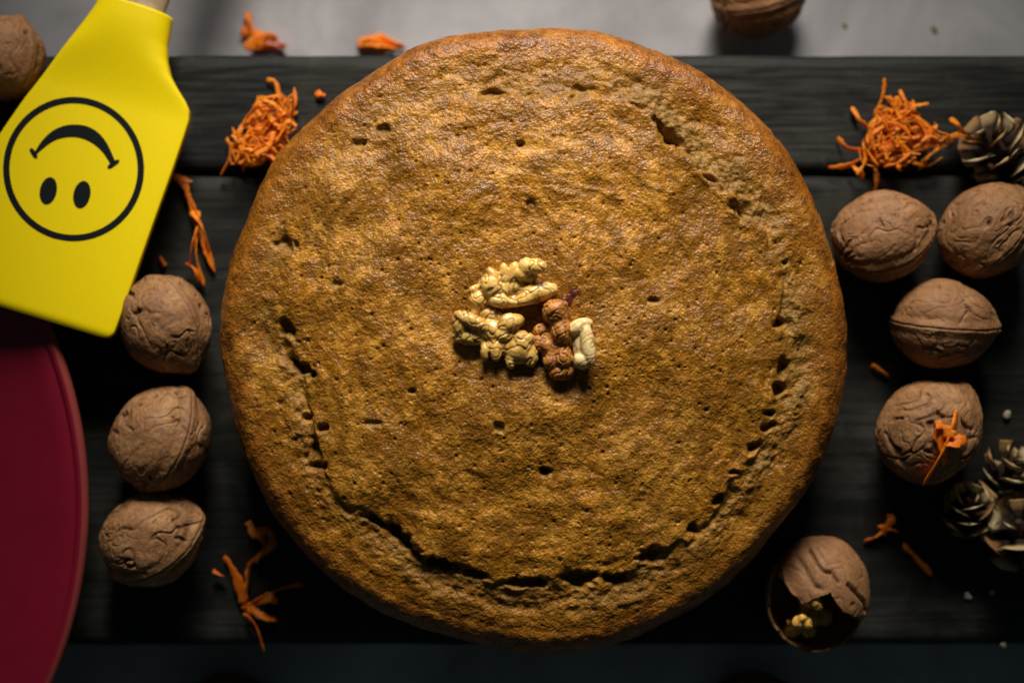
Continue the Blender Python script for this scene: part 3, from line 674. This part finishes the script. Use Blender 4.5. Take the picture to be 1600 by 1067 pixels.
# ------------------------------------------------------------------ pine cones
def scale_mesh():
    prof = [(0, .14, .05), (.3, .22, .07), (.55, .40, .09), (.78, .56, .12), (.93, .54, .17), (1.0, .36, .15)]
    V, F = [], []
    for (x, w, th) in prof:
        lift = 0.22 * x * x
        for (yy, zz) in ((-1, .9), (-.5, .5), (0, .9), (.5, .4), (1, 1.0), (0, -.8)): V.append((x, w * yy, lift + zz * th * .5))
    for q in range(len(prof) - 1):
        for s in range(6): F.append((q * 6 + s, (q + 1) * 6 + s, (q + 1) * 6 + (s + 1) % 6, q * 6 + (s + 1) % 6))
    F += [tuple(range(6)), tuple(range(30, 36))[::-1]]
    me = bpy.data.meshes.new("scale"); me.from_pydata(V, [], F); me.polygons.foreach_set("use_smooth", np.ones(len(me.polygons), bool)); me.materials.append(M['cone']); me.update()
    return me
SCALE = scale_mesh()
def pine_cone(label, px, py, length, rad, ang, tilt, n, seed, spread=0.9):
    rnd = random.Random(seed); z0 = rad * 0.85; c = W(px, py, z0); root = empty("pine_cone", (c.x, c.y, 0)); tag(root, label, "pine cone", "small open pine cones at the right edge")
    a, tl = math.radians(ang), math.radians(tilt); ax = Vector((math.cos(a) * math.cos(tl), math.sin(a) * math.cos(tl), math.sin(tl)))
    s1 = ax.orthogonal().normalized(); s2 = ax.cross(s1); mid = Vector((0, 0, z0))
    V, F, S, R_ = [], [], 10, 9
    for q in range(R_):
        t = q / (R_ - 1); r = rad * 0.33 * math.sin(math.pi * (0.08 + 0.84 * t)) ; p = mid + ax * length * (t - .5) * .9
        for s in range(S): V.append(tuple(p + (s1 * math.cos(2 * math.pi * s / S) + s2 * math.sin(2 * math.pi * s / S)) * r))
    F = [(q * S + s, q * S + (s + 1) % S, (q + 1) * S + (s + 1) % S, (q + 1) * S + s) for q in range(R_ - 1) for s in range(S)] + [tuple(range(S))[::-1], tuple(range((R_ - 1) * S, R_ * S))]
    me = bpy.data.meshes.new("core"); me.from_pydata(V, [], F); me.update(); obj("core", me, M['core'], root)
    for q in range(n):
        t = (q + .5) / n; phi = q * 2.39996 + rnd.uniform(-.15, .15); rr = s1 * math.cos(phi) + s2 * math.sin(phi)
        env = math.sin(math.pi * (0.18 + 0.70 * t)) ** .8
        open_ = spread * (1 - .55 * t) + rnd.uniform(-.12, .12)
        dirv = (rr * math.sin(open_ + .35) + ax * math.cos(open_ + .35)).normalized()
        L = rad * 0.92 * env * rnd.uniform(.9, 1.1); p = mid + ax * length * (t - .5) * .82 + rr * rad * .22 * env
        tip = p + dirv * L
        if tip.z < 0.0008: dirv = (dirv + Vector((0, 0, (0.0012 - tip.z) / L))).normalized()
        yy = ax.cross(rr).normalized(); zz = dirv.cross(yy).normalized(); yy = zz.cross(dirv)
        o = bpy.data.objects.new("scale", SCALE); COL.objects.link(o); o.parent = root
        m = Matrix.Identity(4)
        for e, vec in enumerate((dirv * L, yy * L * rnd.uniform(.85, 1.35), zz * L)): m[0][e], m[1][e], m[2][e] = vec
        m.translation = p; o.matrix_local = m
    return root
pine_cone("open pine cone with pale scale tips in the upper right beside the carrot heap", 1562, 240, 0.030, 0.0130, 135, 25, 24, 41, 1.3)
pine_cone("dark brown pine cone standing out of the shadow, leftmost of the three lower cones", 1513, 802, 0.024, 0.0110, 110, 48, 24, 42, 1.0)
pine_cone("small tan pine cone with bunched scales, uppermost of the three lower cones", 1568, 738, 0.020, 0.0105, 70, 40, 14, 43, 0.85)
pine_cone("pale open pine cone cut by the right edge of the picture", 1596, 838, 0.026, 0.0145, 120, 45, 18, 44, 1.25)

# ------------------------------------------------------------------ red plate
def plate():
    zr = 0.021; s = mmpx(zr); R = 706 * s; c = W(137 - 706, 790, zr)
    prof = [(0.0005, .0055), (.06, .0055), (.105, .0056), (.118, .0066), (.132, .0092), (.148, .0130), (R - .012, .0175), (R - .0055, .0197)]
    prof += [(R - .0025 + .0025 * math.sin(a), .0185 + .0025 * math.cos(a) ) for a in np.linspace(-1.2, 2.2, 12)]
    prof += [(R - .006, .0145), (.146, .0085), (.125, .0040), (.112, .0018), (.110, .0), (.104, .0), (.102, .0022), (.0005, .0024)]
    prof = np.array(prof); S = 220; m = len(prof); th = np.linspace(0, 2 * np.pi, S, endpoint=False)
    V = np.stack([np.cos(th)[:, None] * prof[None, :, 0], np.sin(th)[:, None] * prof[None, :, 0], np.tile(prof[None, :, 1], (S, 1))], -1).reshape(-1, 3)
    i = (np.arange(S)[:, None] * m + np.arange(m - 1)[None]); j = (((np.arange(S) + 1) % S)[:, None] * m + np.arange(m - 1)[None])
    F = np.stack([i, j, j + 1, i + 1], -1).reshape(-1, 4)
    lip = np.tile(((prof[:, 0] > R - .0024) & (prof[:, 1] > .017)).astype(float), S)
    me = mesh_np("plate", V, F[:, ::-1]); add_attr(me, "lip", lip)
    bm = bmesh.new(); bm.from_mesh(me); bmesh.ops.remove_doubles(bm, verts=bm.verts, dist=1e-6); bmesh.ops.recalc_face_normals(bm, faces=bm.faces); bm.to_mesh(me); bm.free()
    return tag(obj("plate", me, M['plate'], None, (c.x, c.y, 0.0008)), "large dark red plate with a paler rim at the lower left", "plate")
plate()

# ------------------------------------------------------------------ yellow spatula
def spatula():
    O = W(212, 12, 0.0150); E = W(168, 528, 0.0300)                  # neck end and blade end on the upper face
    a3 = (E - O).normalized(); p3 = a3.cross(Vector((0, 0, 1))).normalized() * -1
    if p3.x < 0: p3 = -p3
    n3 = p3.cross(a3);  n3 = n3 if n3.z > 0 else -n3
    ax2 = Vector((-0.29, -0.957, 0)); ax2.normalize()               # head axis, in the picture plane
    a3 = Vector((ax2.x, ax2.y, 0.0)); a3.z = (E.z - O.z) / ((E - O).dot(ax2)); a3.normalize()
    p3 = Vector((0.957, -0.29, 0)).normalized(); n3 = p3.cross(a3); n3 = n3 if n3.z > 0 else -n3
    C = Vector((0, 0, CAM_H))
    def loc(px, py):                                                # pixel -> (along, across) on the upper face
        w = W(px, py, 0); d = w - C; t = (O - C).dot(n3) / d.dot(n3); q = C + d * t - O
        return q.dot(a3), q.dot(p3)
    T = 0.0021                                                      # half thickness of the blade
    right = [loc(*q) for q in [(268, 30), (265, 48), (261, 72), (261, 95), (266, 118), (276, 137), (288, 156), (295, 172), (294.5, 188), (287, 212), (270, 262), (240, 345), (210, 430), (186, 498), (180, 514)]]
    left = [loc(*q) for q in [(154, -4), (146, 10), (122, 42), (96, 77), (68, 114), (38, 152), (10, 192), (-14, 228), (-32, 262), (-50, 305), (-66, 350), (-98, 440), (-112, 470)]]
    ra, rp_ = zip(*right); la, lp = zip(*left)
    aend = loc(168, 529)[0]; a0 = min(ra[0], la[0]) - 0.0005
    al = np.concatenate([np.linspace(a0, aend - 0.004, 130), aend - 0.004 * (1 - np.sin(np.linspace(0, np.pi / 2, 12)[1:]))])
    S = 96; VV = []
    rnd = random.Random(5)
    def top_z(a, u):
        nk = 1 - float(sstep(0.004, 0.040, np.array(a - a0))); Th = T + 0.0052 * nk; ex = 2.4 + 9 * (1 - nk) ** 2
        return Th * (max(0.0, 1 - abs(u) ** ex)) ** (1 / ex), Th, ex
    for a in al:
        rr, ll = np.interp(a, ra, rp_), np.interp(a, la, lp)
        e = max(0.0, (a - (aend - 0.004)) / 0.004); cr = 0.004 * (1 - math.sqrt(max(0, 1 - e * e)))
        rr -= cr; ll += cr; th_s = 1 - 0.55 * e ** 3
        cen, hw = (rr + ll) / 2, (rr - ll) / 2; _, Th, ex = top_z(a, 0)
        rough = 0.0 if e < .99 else rnd.uniform(-.0003, .0003)
        for s in range(S):
            f_ = 2 * math.pi * s / S; c, sn = math.cos(f_), math.sin(f_); ew = min(ex, 6)
            u = math.copysign(abs(c) ** (2 / ex), c); v = math.copysign(abs(sn) ** (2 / ex), sn)
            q = O + a3 * (a + rough) + p3 * (cen + hw * u) + n3 * (Th * th_s * v - T)
            VV.append(q)
    n = len(al)
    root = empty("spatula", O - Vector((0, 0, 0.006))); tag(root, "yellow silicone spatula with a wooden handle and an upside down smiley", "spatula")
    base = root.location
    F = [(q * S + s, q * S + (s + 1) % S, (q + 1) * S + (s + 1) % S, (q + 1) * S + s) for q in range(n - 1) for s in range(S)]
    F += [tuple(range(S))[::-1], tuple(range((n - 1) * S, n * S))]
    me = bpy.data.meshes.new("head"); me.from_pydata([tuple(v - base) for v in VV], [], F)
    bm = bmesh.new(); bm.from_mesh(me); bmesh.ops.recalc_face_normals(bm, faces=bm.faces); bm.to_mesh(me); bm.free()
    me.polygons.foreach_set("use_smooth", np.ones(len(me.polygons), bool)); me.polygons.foreach_set
    head = obj("head", me, M['silicone'], root)
    # handle: tapered round wood stick running out of the neck
    V, F, S2 = [], [], 28; hd = loc(235, -6)
    for q in range(24):
        t = q / 23; r = 0.0070 + 0.0018 * math.sin(math.pi * min(1, t * 1.1)) ; a = a0 + 0.012 - t * 0.20
        if q == 23: r *= .6
        for s in range(S2):
            f_ = 2 * math.pi * s / S2
            V.append(tuple(O + a3 * a + p3 * (0.0035 + r * math.cos(f_)) + n3 * (-T + r * 0.72 * math.sin(f_)) - base))
    F = [(q * S2 + s, q * S2 + (s + 1) % S2, (q + 1) * S2 + (s + 1) % S2, (q + 1) * S2 + s) for q in range(23) for s in range(S2)] + [tuple(range(S2))[::-1], tuple(range(23 * S2, 24 * S2))]
    me = bpy.data.meshes.new("handle"); me.from_pydata(V, [], F); me.polygons.foreach_set("use_smooth", np.ones(len(me.polygons), bool)); me.update()
    obj("handle", me, M['handle'], root)
    # printed face: thin raised print, slightly domed over the blade
    def pr(px, py, h=0.00012):
        a, u = loc(px, py); return tuple(O + a3 * a + p3 * u + n3 * h - base)
    def strip(name, outer, inner, closed):
        m = len(outer); V = [pr(*q) for q in outer] + [pr(*q) for q in inner] + [pr(*q, -.0004) for q in outer] + [pr(*q, -.0004) for q in inner]; F = []
        for q in range(m if closed else m - 1):
            w = (q + 1) % m; F += [(q, w, m + w, m + q), (q, 2 * m + q, 2 * m + w, w), (m + q, m + w, 3 * m + w, 3 * m + q)]
        if not closed: F += [(0, m, 3 * m, 2 * m), (m - 1, 3 * m - 1, 4 * m - 1, 2 * m - 1)]
        me = bpy.data.meshes.new(name); me.from_pydata(V, [], F)
        bm = bmesh.new(); bm.from_mesh(me); bmesh.ops.recalc_face_normals(bm, faces=bm.faces); bm.to_mesh(me); bm.free(); me.update()
        return obj(name, me, M['ink'], head)
    th = np.linspace(0, 2 * np.pi, 120, endpoint=False)
    strip("printed_ring", [(115 + 110.2 * math.cos(q), 264.5 + 112.6 * math.sin(q)) for q in th], [(115 + 100 * math.cos(q), 264.5 + 102.5 * math.sin(q)) for q in th], True)
    # smile: a crescent arched upwards, with a short tick at each end
    up_ = [(54, 238), (66, 220), (82, 205), (100, 197), (118, 195), (137, 198), (154, 208), (167, 224), (176, 243), (180, 252)]
    lo_ = [(57, 242), (72, 229), (86, 220), (102, 215.5), (118, 215), (134, 219), (148, 227), (160, 238), (169, 251), (173, 258)]
    def dens(p):
        c = catmull([np.array(q, float) for q in p], 6); return [tuple(q) for q in c]
    strip("printed_smile", dens(up_), dens(lo_), False)
    for (x0, y0, x1, y1) in ((47.5, 232, 57.5, 248), (168, 263.5, 186.5, 250.5)):
        dx, dy = x1 - x0, y1 - y0; l = math.hypot(dx, dy); nx, ny = -dy / l * 3.6, dx / l * 3.6
        A1, B1 = [], []
        for q in range(7):
            t = q / 6; e = math.sqrt(max(0.05, 1 - (2 * t - 1) ** 6)); A1.append((x0 + dx * t + nx * e, y0 + dy * t + ny * e)); B1.append((x0 + dx * t - nx * e, y0 + dy * t - ny * e))
        strip("printed_smile_end", A1, B1, False)
    for (ex, ey) in ((75.5, 298.5), (128, 304.5)):
        rx, ry, tl = 13.2, 21.8, math.radians(12)
        o1 = [(ex + rx * math.cos(q) * math.cos(tl) - ry * math.sin(q) * math.sin(tl), ey + rx * math.cos(q) * math.sin(tl) + ry * math.sin(q) * math.cos(tl)) for q in th[::3]]
        o2 = [(ex + (x - ex) * .02, ey + (y - ey) * .02) for x, y in o1]
        strip("printed_eye", o1, o2, True)
spatula()

# ------------------------------------------------------------------ small crumbs
def crumb_obj(label, px, py, r, z, mat, seed, flat=.5):
    rnd = random.Random(seed); c = W(px, py, z)
    L = [(rnd.uniform(-.5, .5) * r, rnd.uniform(-.5, .5) * r, r * flat * .6, r * rnd.uniform(.45, .8), r * rnd.uniform(.35, .7), r * flat * .6, rnd.uniform(0, 3)) for _ in range(4)]
    o = obj("crumb", lobes_mesh("crumb", L, r / 6, mat, seed, r * .1, .6 / r), None, None, (c.x, c.y, z + .0002)); tag(o, label, "crumb", "scattered crumbs")
crumb_obj("pale crumb on the board above the lower pine cones", 1573, 650, .0022, 0, M['crumb'], 51)
crumb_obj("small tan crumb on the board below the lower pine cones", 1511, 930, .0014, 0, M['crumb'], 52)
crumb_obj("pale crumb on the board, right of the small tan crumb", 1550, 926, .0013, 0, M['crumb'], 53)
crumb_obj("tan crumb at the lower edge of the board on the right", 1566, 1006, .0015, 0, M['crumb'], 54)
crumb_obj("greenish crumb on the grey table near the dark walnut", 1320, 40, .0016, TABLE_Z, M['gcrumb'], 55, .3)
crumb_obj("larger greenish crumb on the grey table at the upper right", 1457, 48, .0024, TABLE_Z, M['gcrumb'], 56, .3)
crumb_obj("pale nut bit between the lower pine cones", 1563, 771, .0026, 0, M['crumb'], 57)
crumb_obj("grey green flake left of the dark pine cone", 1478, 800, .0030, 0, M['gcrumb'], 58)
